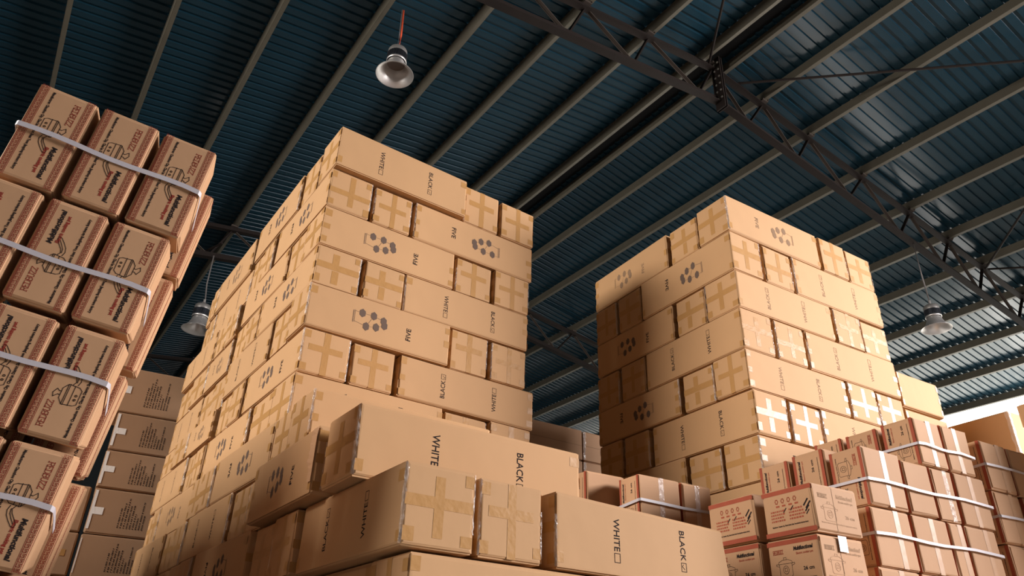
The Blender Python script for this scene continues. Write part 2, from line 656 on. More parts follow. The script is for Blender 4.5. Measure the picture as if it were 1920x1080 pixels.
def lamp(x, y, z, ztop, label, orange, dia=.44, tilt=(0, 0), sway=(0, 0)):
    root = empty('hanging_lamp', (x, y, z))
    tag(root, label, 'lamp', 'high bay lamps')
    k = dia / .44
    root.rotation_euler = (tilt[0], tilt[1], 0)
    bm = bmesh.new()
    prof = [(.095, .20), (.105, .17), (.118, .13), (.137, .085), (.165, .045), (.197, .014), (.219, .0), (.222, -.004), (.217, -.002), (.195, .010), (.163, .040), (.134, .080), (.115, .126), (.102, .17), (.094, .195)]
    add_lathe(bm, [(r * k, h * k) for r, h in prof], 48)
    finish('reflector', bm, ALU, root, True)
    bm = bmesh.new()
    add_lathe(bm, [(.0001, .165 * k), (.104 * k, .165 * k), (.104 * k, .172 * k)], 40)
    finish('led_plate', bm, CHIP, root)
    bm = bmesh.new()
    add_lathe(bm, [(.112 * k, .192 * k), (.118 * k, .196 * k), (.118 * k, .215 * k), (.11 * k, .22 * k)], 48)
    finish('trim_ring', bm, ALU, root, True)
    bm = bmesh.new()
    add_lathe(bm, [(.098 * k, .215 * k), (.098 * k, .32 * k)], 32)
    for i in range(44):
        a = 2 * PI * i / 44
        add_box(bm, (.107 * k * math.cos(a), .107 * k * math.sin(a), .268 * k), (.024 * k, .004 * k, .10 * k), Matrix.Rotation(a, 3, 'Z'))
    finish('heat_sink', bm, FIN, root)
    bm = bmesh.new()
    add_lathe(bm, [(.112 * k, .318 * k), (.114 * k, .325 * k), (.112 * k, .37 * k), (.10 * k, .395 * k), (.04 * k, .41 * k), (.0001, .411 * k)], 40)
    add_box(bm, (0, 0, .42 * k), (.05 * k, .012 * k, .05 * k))
    finish('driver_cap', bm, CAPM, root, True)
    bm = bmesh.new()
    h = ztop - z
    if orange:
        add_tube(bm, [(.006, 0, .43 * k), (.012 + sway[0] * .4, sway[1] * .4, h * .6), (sway[0], sway[1], h)], .012)
        c = finish('cord', bm, ORANGE, root, True)
        c['label'] = 'orange hanging cord'
        bm = bmesh.new()
        add_tube(bm, [(-.012, 0, .43 * k), (-.010 + sway[0] * .4, sway[1] * .4, h * .6), (sway[0] - .02, sway[1], h)], .005)
        finish('wire', bm, CORD, root, True)
    else:
        add_tube(bm, [(0, 0, .43 * k), (.014, .005, h * .35), (-.01 + sway[0] * .6, sway[1] * .6, h * .6), (sway[0], sway[1], h)], .011)
        finish('cord', bm, CORD, root, True)
        bm = bmesh.new()
        add_lathe(bm, [(.0001, .44 * k), (.018, .445 * k), (.02, .49 * k), (.0001, .50 * k)], 12)
        finish('hook', bm, CAPM, root)
    return root


lamp(2.385, 6.11, 6.80, zroof(2.385) - .17, 'round metal bell lamp on an orange cord, top centre', True)
lamp(11.0, 4.69, 5.56, zroof(11.0) - .93, 'round metal bell lamp on a grey cord right of the right-hand carton stack', False, .43, sway=(.0, 0))
lamp(1.955, 12.1, 5.64, zroof(1.9) - .9, 'small bell lamp half hidden by the central carton stack', False, .50, sway=(-.03, .05))

# ------------------------------------------------------------------ central stack
G1 = 'long cartons of the central stack'
T = [3.74, 3.42, 3.125, 2.84, 2.565, 2.28, 2.005, 1.715, 1.43, 1.14, .86, .575, .29, 0]
CT = Stack(1.165, 3.827, .42, 'central stack', G1)
right_long = {1: ('Wd', 0, .993), 2: ('Fd', .62, 1.62), 3: ('Fu', 0, .96), 4: ('Wd', .60, 1.59), 5: ('Fu', -.01, .96), 6: ('Wu', .625, 1.65), 7: ('Wd', 0, .96)}
left_long = {1: ('Fd', .62, 1.56), 2: ('Fd', 0, .965), 3: ('Fd', .62, 1.52), 4: ('Fd', 0, 1.02), 5: ('Wu', .66, 1.58), 6: ('Fu', 0, .98), 7: ('Fu', .765, 1.70), 8: ('Fd', .03, 1.06), 9: ('Wu', .55, 1.48), 10: ('Fd', 0, .96), 11: ('Wd', .64, 1.57), 12: ('Fd', 0, .96), 13: ('Wd', .64, 1.57)}
endsu = {1: (1.0, 1.32, 1.64), 3: (.97, 1.28, 1.6), 5: (.975, 1.28, 1.585), 7: (.97, 1.30, 1.64)}
endsv0 = {1: (0, .305, .61), 3: (0, .30, .61), 5: (0, .31, .63), 7: (0, .345, .73), 9: (-.06, .22, .53), 11: (0, .31, .62), 13: (0, .31, .62)}
xoff = {8: -.05, 9: -.055, 10: -.085, 11: -.07, 12: -.07, 13: -.07}
pro = {1: (0, -.045), 2: (0, .0), 3: (.0, -.0), 4: (-.0, .0), 5: (-.01, -.02), 6: (0, 0)}
for k in range(1, 14):
    z1, z0 = T[k - 1], T[k]
    dx = xoff.get(k, 0)
    lay = dict(layer=k)
    if k % 2:      # corner carton lies along the right-hand face
        e = endsv0[k]
        mk, a, b = right_long.get(k, ('', 0, .96))
        off = pro.get(k, (0, 0))
        CT.put('u', a + dx, b + dx, e[0] + off[1], z0, z1, mk, 'near corner', w=e[1] - e[0], **lay)
        CT.put('u', .01 + dx, .96 + dx, e[1], z0, z1, '', 'left face second from corner', w=e[2] - e[1] - .01, **lay)
        mk, a, b = left_long[k]
        CT.put('v', a, b, dx, z0, z1, mk, 'left face', **lay)
        if k in endsu:
            f = endsu[k]
            CT.put('v', .01, .97, f[0], z0, z1, '', 'right face third from corner', w=f[1] - f[0] - .012, tape=1, **lay)
            CT.put('v', .0, .96, f[1], z0, z1, '', 'right face far end', w=f[2] - f[1] - .01, tape=4, **lay)
    else:
        mk, a, b = left_long[k]
        CT.put('v', a, b, dx, z0, z1, mk, 'near corner', w=.30, **lay)
        if k < 8:
            CT.put('v', .0, .96, .315, z0, z1, '', 'right face second from corner', w=.285, **lay)
            mk, a, b = right_long[k]
            CT.put('u', a, b, 0, z0, z1, mk, 'right face', **lay)
        q = 1.10 if k == 8 else 1.03
        w4 = .245 if k == 2 else .275
        CT.put('u', dx, dx + .96, q, z0, z1, '', 'left face third from corner', w=w4, **lay)
        CT.put('u', dx + .01, dx + .97, q + w4 + .01, z0, z1, '', 'left face fourth from corner', w=w4, **lay)
# far half of the left side
far = Stack(1.165, 3.827, .42, 'central stack', G1)
fl = {1: ('Fd', 1.60, 2.58), 2: ('Wd', 1.53, 2.5), 3: ('Wu', 2.18, 3.15), 4: ('Fd', 1.62, 2.25), 5: ('Wd', 2.27, 3.15), 6: ('Fd', 1.63, 2.3), 7: ('Wu', 2.2, 3.2), 8: ('Fu', 1.73, 2.70), 9: ('Wd', 2.17, 3.2), 10: ('Fu', 1.72, 2.7), 11: ('Wd', 2.25, 3.22), 12: ('Fd', 1.64, 2.6), 13: ('Wd', 2.25, 3.22)}
for k in range(1, 14):
    z1, z0 = T[k - 1] - .05 * (k < 7), T[k] - .05 * (k < 6)
    if k == 6:
        z1 -= .0
    dx = .012 * (k % 3) - .02 + xoff.get(k, 0) * .4
    mk, a, b = fl[k]
    mk += 'f' if k < 9 else ''
    far.put('v', a, min(b, a + .985), dx, z0, z1, mk, 'rear left face', layer=k)
    if k % 2 and k > 1:
        s = 1.585 if k != 7 else 1.72
        w = (a - s - .01) / 2
        far.put('u', dx, .95, s, z0, z1, '', 'rear left face, nearer end', w=w - .012, layer=k)
        far.put('u', dx + .01, .96, s + w + .005, z0, z1, '', 'rear left face, farther end', w=w - .01, layer=k)
    else:
        top = 2.95 if k < 3 else 3.2
        s = min(b, a + .985) + .01
        w = (top - s) / 2
        far.put('u', dx, .95, s, z0, z1, '', 'rear left face, nearer end', w=w - .012, layer=k)
        far.put('u', dx + .02, .96, s + w, z0, z1, '', 'rear left face, farther end', w=w - .014, layer=k)

# stepped front of the central stack
G2 = 'long cartons of the stepped front'
FR = Stack(0, 0, -.6, 'stepped front of the central stack', G2)


def front(orient, a0, a1, b, k, mark, label, w=None, tape=None, flm=None, deg=None):
    o = FR.put(orient, a0, a1, b, T[k], T[k - 1], mark, '', w=w, tape=tape, flm=flm)
    o['label'] = label
    return o


front('u', 1.055, 2.05, 3.24, 8, '', 'plain brown carton on the top step in front of the central stack', flm=True, tape=1)
front('u', 1.07, 2.03, 3.545, 8, '', 'brown carton end behind the plain top step carton, against the central stack', w=.28)
front('u', 1.02, 2.10, 2.56, 9, 'Wd', 'large WHITE and BLACK carton on the second step, behind two taped ends', w=.32, flm=True, tape=0)
fv = front('v', 2.935, 3.78, 1.0, 9, 'Fu', 'torn FIVE and hexagon carton on the second step, left side')
front('u', 1.35, 2.3, 2.9, 9, '', 'brown carton filling behind the large WHITE and BLACK step carton')
front('v', 2.225, 3.17, 1.077, 10, 'Wu', 'shaded WHITE and BLACK carton with taped near end, lower left of the steps', w=.284, tape=0, flm=True)
front('v', 2.235, 3.19, 1.372, 10, '', 'brown carton end with a broad tape cross, beside the shaded step carton', w=.28, tape=1, flm=True)
fc = front('u', 1.71, 2.66, 2.235, 10, 'Wd', 'brown WHITE and BLACK carton with crushed right end, bottom centre', tape=0, flm=True)
front('u', 1.05, 2.0, 3.19, 10, '', 'dim brown carton end behind the shaded step carton', w=.285)
front('u', 1.06, 2.0, 3.485, 10, '', 'dim brown carton end two behind the shaded step carton', w=.285)
# the crushed end: this carton gets its own body with the far top corner pushed in
fc.data = fc.data.copy()
bpy.data.objects.remove([c for c in fc.children if c.name.startswith('packing_tape')][1])
for v in fc.data.vertices:
    d = Vector((LL / 2, -WW / 2, HH)) - v.co
    q = max(0, 1 - (d.x / .10 + abs(d.y) / .25 + d.z / .20) * .6)
    v.co -= Vector((.035 * q, 0, .028 * q))
# the torn corner strip on the FIVE carton
bm = bmesh.new()
rr = random.Random(9)
n = 16
ring = []
for i in range(n + 1):
    z = .05 + .225 * i / n
    w = (.030 if i < 5 else .055) + rr.uniform(-.010, .010)
    x0 = -LL / 2 + .004
    ring.append([bm.verts.new(p) for p in ((x0, WW / 2 + .004, z), (x0 + w, WW / 2 + .010 + rr.uniform(-.003, .004), z + rr.uniform(-.004, .004)), (x0 + w, WW / 2 + .006, z), (x0, WW / 2 + .001, z))])
for a, b in zip(ring, ring[1:]):
    for i in range(4):
        bm.faces.new((a[i], a[(i + 1) % 4], b[(i + 1) % 4], b[i]))
bm.faces.new(ring[0][::-1])
bm.faces.new(ring[-1])
finish('torn_strip', bm, KRAFT2, fv)['label'] = 'ragged torn cardboard strip'
for k in (11, 12, 13):
    lab = {11: 'first', 12: 'second', 13: 'third'}[k]
    front('u', 1.115, 2.06, 2.22, k, '', 'scuffed brown carton, %s below the taped step ends, bottom edge' % lab, w=.30)
    front('u', 2.07, 2.93, 2.24, k, '', 'brown carton, %s below the crushed end step carton' % lab, w=.30)
    front('v', 2.54, 3.5, 1.13, k, '', 'dark brown carton in the recess, %s below the shaded step carton' % lab)
    front('v', 2.54, 3.5, 1.5, k, '', 'inner brown carton, %s below the broad tape cross carton' % lab)
front('u', 1.08, 2.04, 3.51, 11, '', 'dim brown carton end, third row down at the left of the steps', w=.29)
front('u', 1.08, 2.04, 3.51, 12, '', 'dim brown carton end, fourth row down at the left of the steps', w=.29)
front('u', 1.08, 2.04, 3.51, 13, '', 'dim brown carton end, floor row at the left of the steps', w=.29)

# ------------------------------------------------------------------ right-hand stack
G3 = 'long cartons of the right-hand stack'
Q = [3.766, 3.449, 3.123, 2.827, 2.522, 2.24, 1.94, 1.65, 1.36, 1.07, .80, .53, .26, 0]
RS = Stack(3.771, 2.806, -3.73, 'right-hand stack', G3)
rl = {1: 'Fdf', 2: 'Wuf', 3: 'Wuf', 4: 'Wuf', 5: 'Wdf', 6: 'Wdf', 7: 'Fd'}
lf = {1: 'Fuf', 2: 'Fd', 3: 'Fu', 4: 'Wu', 5: 'Fd', 6: 'Wd', 7: 'Fu'}
for k in range(1, 14):
    z1, z0 = Q[k - 1], Q[k]
    lay = dict(layer=k)
    mr, ml = rl.get(k, 'Wd'), lf.get(k, 'Fu')
    du = .02 if k > 5 else 0
    if k % 2:
        RS.put('u', du, 1.01 + du, 0, z0, z1, mr, 'near corner', w=.31, **lay)
        RS.put('u', .01, 1.0, .318, z0, z1, '', 'left face second from corner', w=.305, **lay)
        RS.put('v', .645, 1.60, .0, z0, z1, ml, 'left face', w=.3, **lay)
        RS.put('v', .0, .98, 1.03 + du, z0, z1, '', 'right face third from corner', w=.32, **lay)
        RS.put('v', .01, .98, 1.362 + du, z0, z1, '', 'right face far end', w=.32, **lay)
    else:
        RS.put('v', .0, .985, 0 + du, z0, z1, ml, 'near corner', w=.31, **lay)
        RS.put('v', .0, .97, .33 + du, z0, z1, '', 'right face second from corner', w=.305, **lay)
        RS.put('u', .65 + du, 1.68 + du, 0, z0, z1, mr, 'right face', w=.31, **lay)
        RS.put('u', .0, .97, .995, z0, z1, '', 'left face third from corner', w=.29, **lay)
        RS.put('u', .0, .97, 1.31, z0, z1, '', 'left face far end', w=.285, **lay)
zz = [2.795, 2.49, 2.18, 1.87, 1.56, 1.25, .94, .63, .31, 0]
for k in range(9):
    RS.put('u', 1.73, 2.26 + .02 * (k % 2), .03, zz[k + 1], zz[k], '', 'x', w=.6)['label'] = 'short pale carton right of the right-hand stack, %s of its column' % (['topmost'] + ORD[2:])[k]

# ------------------------------------------------------------------ printed pot cartons
MAKER = "Manufacturer: Chaozhou City, Chao'an District Shexi Town Jiangdong hardware factory"


def stroke_word(word, h, w, t):
    """slab serif capitals drawn with strokes"""
    p = Print()
    n = len(word)
    cw = w / n
    a = cw * .74
    sf = cw * .16
    G = {
        'R': [[(0, 0), (0, 1)], [(0, 1), (.75, 1), (1, .85), (1, .66), (.75, .5), (0, .5)], [(.5, .5), (1, 0)]],
        'E': [[(0, 0), (0, 1)], [(0, 1), (1, 1), (1, .88)], [(0, .52), (.7, .52)], [(0, 0), (1, 0), (1, .12)]],
        'D': [[(0, 0), (0, 1)], [(0, 1), (.6, 1), (1, .75), (1, .25), (.6, 0), (0, 0)]],
        'B': [[(0, 0), (0, 1)], [(0, 1), (.7, 1), (.95, .86), (.95, .65), (.7, .53), (0, .53)], [(.7, .53), (1, .38), (1, .15), (.75, 0), (0, 0)]],
        'U': [[(0, 1), (0, .2), (.25, 0), (.75, 0), (1, .2), (1, 1)]],
        'Z': [[(0, .85), (0, 1), (1, 1), (0, 0), (1, 0), (1, .15)]],
    }
    for i, ch in enumerate(word):
        x0 = i * cw
        for ln in G[ch]:
            p.line([(x0 + x * a, y * h) for x, y in ln], t, 0)
        if ch in 'REDB':
            p.line([(x0 - sf, 0), (x0 + sf, 0)], t, 0)
            p.line([(x0 - sf, h), (x0, h)], t, 0)
        if ch == 'U':
            p.line([(x0 - sf, h), (x0 + sf, h)], t, 0)
            p.line([(x0 + a - sf, h), (x0 + a + sf, h)], t, 0)
    return p


def frieze(x0, x1, y0, y1, mi):
    """meander border"""
    p = Print()
    t = (y1 - y0) * .06
    p.line([(x0, y0), (x1, y0)], t, mi)
    p.line([(x0, y1), (x1, y1)], t, mi)
    n = max(1, round((x1 - x0) / ((y1 - y0) * .62)))
    c = (x1 - x0) / n
    h = (y1 - y0)
    for i in range(n):
        x = x0 + i * c
        P = lambda a, b: (x + a * c, y0 + b * h)
        p.line([P(.02, .18), P(.78, .18), P(.78, .62), P(.42, .62), P(.42, .42)], t * 1.35, mi)
        p.line([P(.98, .82), P(.14, .82), P(.14, .38)], t * 1.35, mi)
    return p


def saucepan(x, y, s, mi, t):
    """long-handled pot with a lid, s = body width"""
    p = Print()
    P = lambda a: [(x + u * s, y + v * s) for u, v in a]
    p.line(P([(-.5, .18), (-.46, -.22), (-.38, -.36), (.30, -.36), (.42, -.22), (.46, .18)]), t, mi)
    p.line(P([(-.52, .20), (.48, .20)]), t, mi)
    p.line(P([(-.5, .27), (.46, .27)]), t, mi)
    p.line(P([(-.52, .20), (-.5, .27), (-.26, .46), (.22, .46), (.46, .27), (.48, .2)]), t, mi)
    p.line(P([(-.12, .46), (-.10, .56), (-.26, .72), (-.08, .78), (.14, .66), (.06, .54), (.06, .46)]), t, mi)
    p.line(P([(-.5, -.02), (.45, -.02)]), t, mi)
    p.line(P([(.46, .12), (.62, .02), (.80, .08), (1.02, .26), (1.24, .40), (1.36, .36), (1.34, .24), (1.14, .06), (.92, -.10), (.70, -.16), (.50, -.10)]), t, mi)
    p.line(P([(.62, -.02), (.82, .0), (1.02, .13), (1.22, .28)]), t, mi)
    for u in (-.18, .02):
        p.line(P([(u + .045 * math.cos(k * PI / 4), -.2 + .045 * math.sin(k * PI / 4)) for k in range(8)]), t, mi, True)
    return p


def stockpot(x, y, s, mi, t):
    p = Print()
    P = lambda a: [(x + u * s, y + v * s) for u, v in a]
    p.line(P([(-.45, .25), (-.45, -.38), (-.36, -.45), (.36, -.45), (.45, -.38), (.45, .25)]), t, mi)
    p.line(P([(-.52, .25), (.52, .25)]), t, mi)
    p.line(P([(-.52, .25), (-.46, .36), (-.2, .46), (.2, .46), (.46, .36), (.52, .25)]), t, mi)
    p.line(P([(-.09, .46), (-.1, .58), (.1, .58), (.09, .46)]), t, mi)
    p.line(P([(-.45, .12), (-.66, .18), (-.66, .26), (-.45, .25)]), t, mi)
    p.line(P([(.45, .12), (.66, .18), (.66, .26), (.45, .25)]), t, mi)
    p.line(P([(.2 * math.cos(k * PI / 6), -.08 + .22 * math.sin(k * PI / 6)) for k in range(12)]), t, mi, True)
    p.line(P([(-.08, -.16), (-.08, .02), (.08, .02), (.08, -.16)]), t, mi, True)
    return p


def pan_face(Lx, Hy):
    """upright artwork of the long-handled pot carton: Lx wide (reading direction), Hy high. 0 black 1 red"""
    p = Print()
    p.merge(frieze(.004, Lx - .004, Hy * .045, Hy * .165, 1))
    p.merge(frieze(.004, Lx - .004, Hy * .835, Hy * .955, 1))
    p.merge(stroke_word('REDBUZZ', Hy * .095, Lx * .235, Hy * .0095).mapped(lambda x, y: (x + Lx * .10, y + Hy * .66)).mapped(lambda x, y: (x, y)))
    for i in range(len(p.p)):
        pass
    q = Print()
    q.text('Multifunctional', Lx * .575, Hy * .655, Lx * .335, Hy * .095, 0, .045, .12)
    q.text('Electric cooking pot', Lx * .60, Hy * .535, Lx * .275, Hy * .085, 1, .045)
    q.text(MAKER, Lx * .055, Hy * .235, Lx * .86, Hy * .066, 0, .045)
    q.merge(saucepan(Lx * .41, Hy * .455, Lx * .185, 0, Hy * .0105))
    r = stroke_word('REDBUZZ', Hy * .095, Lx * .235, Hy * .0095).mapped(lambda x, y: (x + Lx * .10, y + Hy * .66))
    r.p = [(pts, 1) for pts, mi in r.p]
    out = Print()
    out.p = [e for e in p.p if e[1] == 1] + q.p + r.p
    return out


# ---- leaning pile of long-handled pot cartons, left edge
LR = Matrix(((0.9813, 0.1662, 0.0972), (-0.1414, 0.9646, -0.2226), (-0.1307, 0.2047, 0.9701)))
LP = Matrix.Translation((.069, 2.533, 1.85)) @ LR.to_4x4()
PW, PD, PH = .187, .20, .362
PBODY = [mesh_of('pot_carton', carton_body(PW, PD, PH, 70 + s, dent=.006), [KRAFT2]) for s in range(4)]
PART = []
for upd in (0, 1):
    bm = bmesh.new()
    a = pan_face(PH, PW)
    for sy in (-1, 1):
        if upd:
            b = a.mapped(lambda x, y: (PW / 2 - y, x))            # reads upwards
        else:
            b = a.mapped(lambda x, y: (y - PW / 2, PH - x))       # reads downwards
        b.lay(bm, (0, sy * PD / 2, 0), (-sy, 0, 0), (0, 0, 1))
    side = Print().merge(frieze(.004, PH - .004, .02, .048, 1)).merge(frieze(.004, PH - .004, PD - .048, PD - .02, 1))
    PART.append(mesh_of('printed_artwork', bm, [INK, RED]))
bm = bmesh.new()
for sx in (1,):
    Print().merge(frieze(.004, PH - .004, .035, .065, 1)).mapped(lambda x, y: (y - PD / 2, x)).lay(bm, (PW / 2, 0, 0), (0, 1, 0), (0, 0, 1))
SIDEART = mesh_of('side_border', bm, [INK, RED])
G4 = 'pot cartons of the leaning pile'


def pot_box(e1, e2, e3, upd, label, rear=False):
    o = link('pot_carton', PBODY[count.randrange(4)])
    o.matrix_world = LP @ Matrix.Translation((e1 + PW / 2 + .001, e2 + PD / 2 + count.uniform(-.006, .006), e3)) @ Matrix.Rotation(count.uniform(-.01, .01), 4, 'Z')
    tag(o, label, 'cardboard box', G4)
    link('printed_artwork', PART[upd], o)
    if rear:
        link('side_border', SIDEART, o)
    return o


k12 = 2.9 / 2.4
rows = [(.005, [-.33, -.157, .014], [0, 0, 0]), (-.305, [-.345, -.172, -.002], [1, 1, 0]), (-.622, [-.345, -.172, .002], [1, 1, 1]), (-.941, [-.33, -.165, .002], [0, 0, 0]), (-1.255, [-.33, -.165, .0], [1, 1, 0]), (-1.57, [-.33, -.165, .0], [1, 1, 0])]
RW = ['top', 'second', 'third', 'fourth', 'fifth', 'lowest']
PS = ['left', 'middle', 'right']
for r, (e3, xs, ups) in enumerate(rows):
    for i, x in enumerate(xs):
        pot_box(x * k12, 0, e3 * k12, ups[i], 'tan pot carton with red meander borders, %s row of the leaning pile, %s one' % (RW[r], PS[i]))
    if r == 5:
        break
    for i, dx in enumerate((-.19, (.236, .229, .214, .228, .22)[r] - PW)):
        pot_box(dx, PD + .012, e3 * k12 - .085, ups[2], 'tan pot carton in the rear rank of the leaning pile, %s row, %s one' % (RW[r], ('inner', 'outer')[i]), True)


for r in (2, 3, 4):  # unseen third rank added to block side light from the lower steps
    pot_box(0, 2 * PD + .024, rows[r][0] * k12 - .10, 1, 'added unseen pot carton casting shade, third rank of the leaning pile, %s row' % RW[r])


def strap(M, pts, w, label, group, t=.0016):
    """flat band along a polyline lying in the local x-y plane; width along local z"""
    bm = bmesh.new()
    ring = []
    for i, (x, y, z) in enumerate(pts):
        a = Vector(pts[max(i - 1, 0)])
        b = Vector(pts[min(i + 1, len(pts) - 1)])
        d = (b - a)
        d.z = 0
        d.normalize()
        n = Vector((d.y, -d.x, 0)) * t
        p = Vector((x, y, z))
        h = Vector((0, 0, w / 2))
        ring.append([bm.verts.new(q) for q in (p - h, p + h, p + h + n, p - h + n)])
    for a, b in zip(ring, ring[1:]):
        for i in range(4):
            bm.faces.new((a[i], a[(i + 1) % 4], b[(i + 1) % 4], b[i]))
    bm.faces.new(ring[0][::-1])
    bm.faces.new(ring[-1])
    o = finish('packing_strap', bm, STRAP)
    o.matrix_world = M
    return tag(o, label, 'strap', group)


for r, z in enumerate((.193, -.207, -.540, -.938)):
    x1 = (rows[r][1][2]) * k12 + PW + .004
    x0 = rows[r][1][0] * k12 - .003
    y = -.009
    pts = [(x0, PD * .9, z - .10), (x0, .05, z - .012), (x0, .0, z), (x0 + .006, y, z)]
    pts += [(x0 + (x1 - x0) * k / 10, y, z + .004 * math.sin(k * .9)) for k in range(1, 10)]
    pts += [(x1 - .006, y, z), (x1 + .002, y + .010, z - .004), (x1 + .004, .05, z - .02), (x1 + .005, .12, z - .045), (x1 + .006, PD, z - .075)]
    strap(LP, pts, .017, 'white plastic strap around the %s row of the leaning pot carton pile' % RW[r], 'straps on the leaning pile')

# ------------------------------------------------------------------ cartons printed with lists, behind the leaning pile
G5 = 'cartons printed with lists'


def list_print():
    p = Print()
    rr = random.Random(3)
    for ln in range(9):
        n = rr.randint(8, 22)
        y = .04
        for k in range(n):
            h = rr.uniform(.005, .012)
            p.rect(ln * .030, y, ln * .030 + .010, y + h)
            y += h + rr.choice((.003, .003, .008))
            if y > .27:
                break
    return p


TX, TY, TDEG = .646, 7.372, -6.0
TM = Matrix.Translation((TX, TY, 0)) @ Matrix.Rotation(math.radians(TDEG), 4, 'Z')
tz = [3.073, 2.64, 2.29, 1.955, 1.57, 1.22, .82, .41, 0]
for col, (u0, u1) in enumerate(((.06, .80), (-.70, .055))):
    for k in range(8):
        if col and k < 3:
            continue
        h = tz[k] - tz[k + 1] - .006
        bm = carton_body(u1 - u0 - .02, .5, h, 200 + k, dent=.006)
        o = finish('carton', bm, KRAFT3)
        o.matrix_world = TM @ Matrix.Translation(((u0 + u1) / 2 - (.05 if k == 0 and not col else 0) * 1 + count.uniform(-.004, .004), .25, tz[k + 1]))
        tag(o, 'dull brown carton %s behind the leaning pile, %s of its column' % ('printed with small lists' if not col else 'with brown tape patch', (['topmost'] + ORD[2:])[k if not col else k - 2]), 'cardboard box', G5)
        w = u1 - u0 - .02
        if not col:
            bm = bmesh.new()
            pr = list_print().mapped(lambda x, y: (x * .8 - w / 2 + .24, h * .06 + y * h / .34))
            pr.lay(bm, (0, -.25, 0), (1, 0, 0), (0, 0, 1), .002)
            finish('printed_list', bm, INK, o)
            bm = bmesh.new()
            q = Print()
            if k < 4:
                q.rect(-w / 2 + .008, h * (.1 if k else .3), -w / 2 + .030, h * .95)
                q.rect(-w / 2 + .028, h * .42, -w / 2 + .105, h * .58)
            else:
                q.rect(-w / 2 + .006, h * .1, -w / 2 + .014, h * .9)
            q.lay(bm, (0, -.25, 0), (1, 0, 0), (0, 0, 1), .003)
            finish('paper_tape', bm, WTAPE, o)['label'] = 'white paper tape'
        else:
            bm = bmesh.new()
            Print().rect(w / 2 - .22, h * .45, w / 2 - .06, h * .6).lay(bm, (0, -.25, 0), (1, 0, 0), (0, 0, 1), .002)
            finish('packing_tape', bm, TAPE, o)

# ------------------------------------------------------------------ stock-pot cartons, right foreground
G6 = 'stock pot cartons on the right'


def stock_face(w, h, icons):
    """upright art, w wide h high: 0 black 1 band red 2 faint red"""
    p = Print()
    p.rect(.003, 0.006, w - .003, h * .12, 1)
    p.rect(.003, h * .88, w - .003, h - .006, 1)
    if icons:
        rr = random.Random(8)
        for x in (.30, .42, .54, .66):
            p.line([(w * x + .008 * math.cos(k), h * .74 + .010 * math.sin(k)) for k in range(6)], .004, 1, True)
        for x in (.28, .40, .53, .65):
            p.rect(w * x, h * .62, w * (x + .07), h * .655, 1)
        for c0, c1 in ((.16, .40), (.52, .78)):
            for ln in range(4):
                x = c0
                while x < c1:
                    d = rr.uniform(.015, .045)
                    p.rect(w * x, h * (.52 - ln * .065), w * (x + d), h * (.555 - ln * .065), 1)
                    x += d + .012
        for x, y, s in ((.42, .50, 1), (.56, .52, 1), (.82, .56, 1.5), (.86, .50, 1.5), (.84, .44, 1.3), (.85, .38, 1)):
            p.line([(w * x, h * y), (w * (x + .05 * s), h * (y + .07 * s))], .005 * s, 0)
        p.text(MAKER, w * .16, h * .20, w * .70, h * .045, 0, .03)
    else:
        r = stroke_word('REDBUZZ', h * .08, w * .2, h * .012).mapped(lambda x, y: (x + w * .12, y + h * .71))
        p.p += [(pts, 1) for pts, mi in r.p]
        p.text('Multifunctional', w * .52, h * .74, w * .36, h * .085, 0, .05, .1)
        p.text('Electric cooking pot', w * .56, h * .645, w * .32, h * .06, 1, .03)
        p.merge(stockpot(w * .33, h * .42, w * .27, 0, h * .008))
        p.text('26 cm', w * .66, h * .34, w * .20, h * .075, 0, .03)
        p.text(MAKER, w * .12, h * .18, w * .76, h * .04, 0, .02)
    return p


def stock_carton(M, dims, art, label, front_art=None, seam=True, shine=False, group=G6, name='pot_carton'):
    """dims (x, y, z); art: 'lie', 'icons', 'stand', 'standdown' on the -x side; front (-y) has a taped seam"""
    dx, dy, dz = dims
    o = finish(name, carton_body(dx, dy, dz, count.randrange(9999), dent=.006), KRAFT2)
    o.matrix_world = M
    tag(o, label, 'cardboard box', group)
    if art:
        if art in ('lie', 'icons'):
            p = stock_face(dy, dz, art == 'icons')
        else:
            p = stock_face(dz, dy, False)
            p = p.mapped((lambda x, y: (dy - y, x)) if art == 'stand' else (lambda x, y: (y, dz - x)))
        bm = bmesh.new()
        p.lay(bm, (-dx / 2, dy / 2, 0), (0, -1, 0), (0, 0, 1))
        finish('printed_artwork', bm, [INK, REDBAND], o)
    bm = bmesh.new()
    q = Print()
    if front_art:
        fp = stock_face(dx, dz, False)
        fp.p = [(pts, 0 if mi == 0 else 1) for pts, mi in fp.p if not (mi == 1 and len(pts) == 4 and abs(pts[0][0] - .003) < 1e-6)]
        fp.lay(bm, (-dx / 2, -dy / 2, 0), (1, 0, 0), (0, 0, 1))
        finish('glare_paled_artwork', bm, [FAINTER, FAINTER], o)  # artwork paled in colour as if washed out by bright light
        bm = bmesh.new()
        q.line([(dx * .0, .005), (dx * .0, dz - .005)], .002)
        q.lay(bm, (-dx * .06, -dy / 2, 0), (1, 0, 0), (0, 0, 1))
        finish('seam', bm, [FAINT], o)
    elif seam:
        x = count.uniform(-.02, .02) + .02
        q.rect(x - .018, .004, x + .018, dz - .004)
        q.lay(bm, (0, -dy / 2, 0), (1, 0, 0), (0, 0, 1))
        finish('packing_tape', bm, [FILM if shine else mat_seam], o)
    return o


mat_seam = mat('tan_packing_tape', (.47, .26, .125), .42, spec=.3, bump=.1, bscale=20)
PDEG = math.radians(-5)
PB = Matrix.Translation((3.474, 1.982, 0)) @ Matrix.Rotation(PDEG, 4, 'Z')
SB = 4.0 / 4.2


def bz(z):           # heights measured on the plane 4.2 m away, brought to 4.0 m
    return .44 + (z - .44) * SB


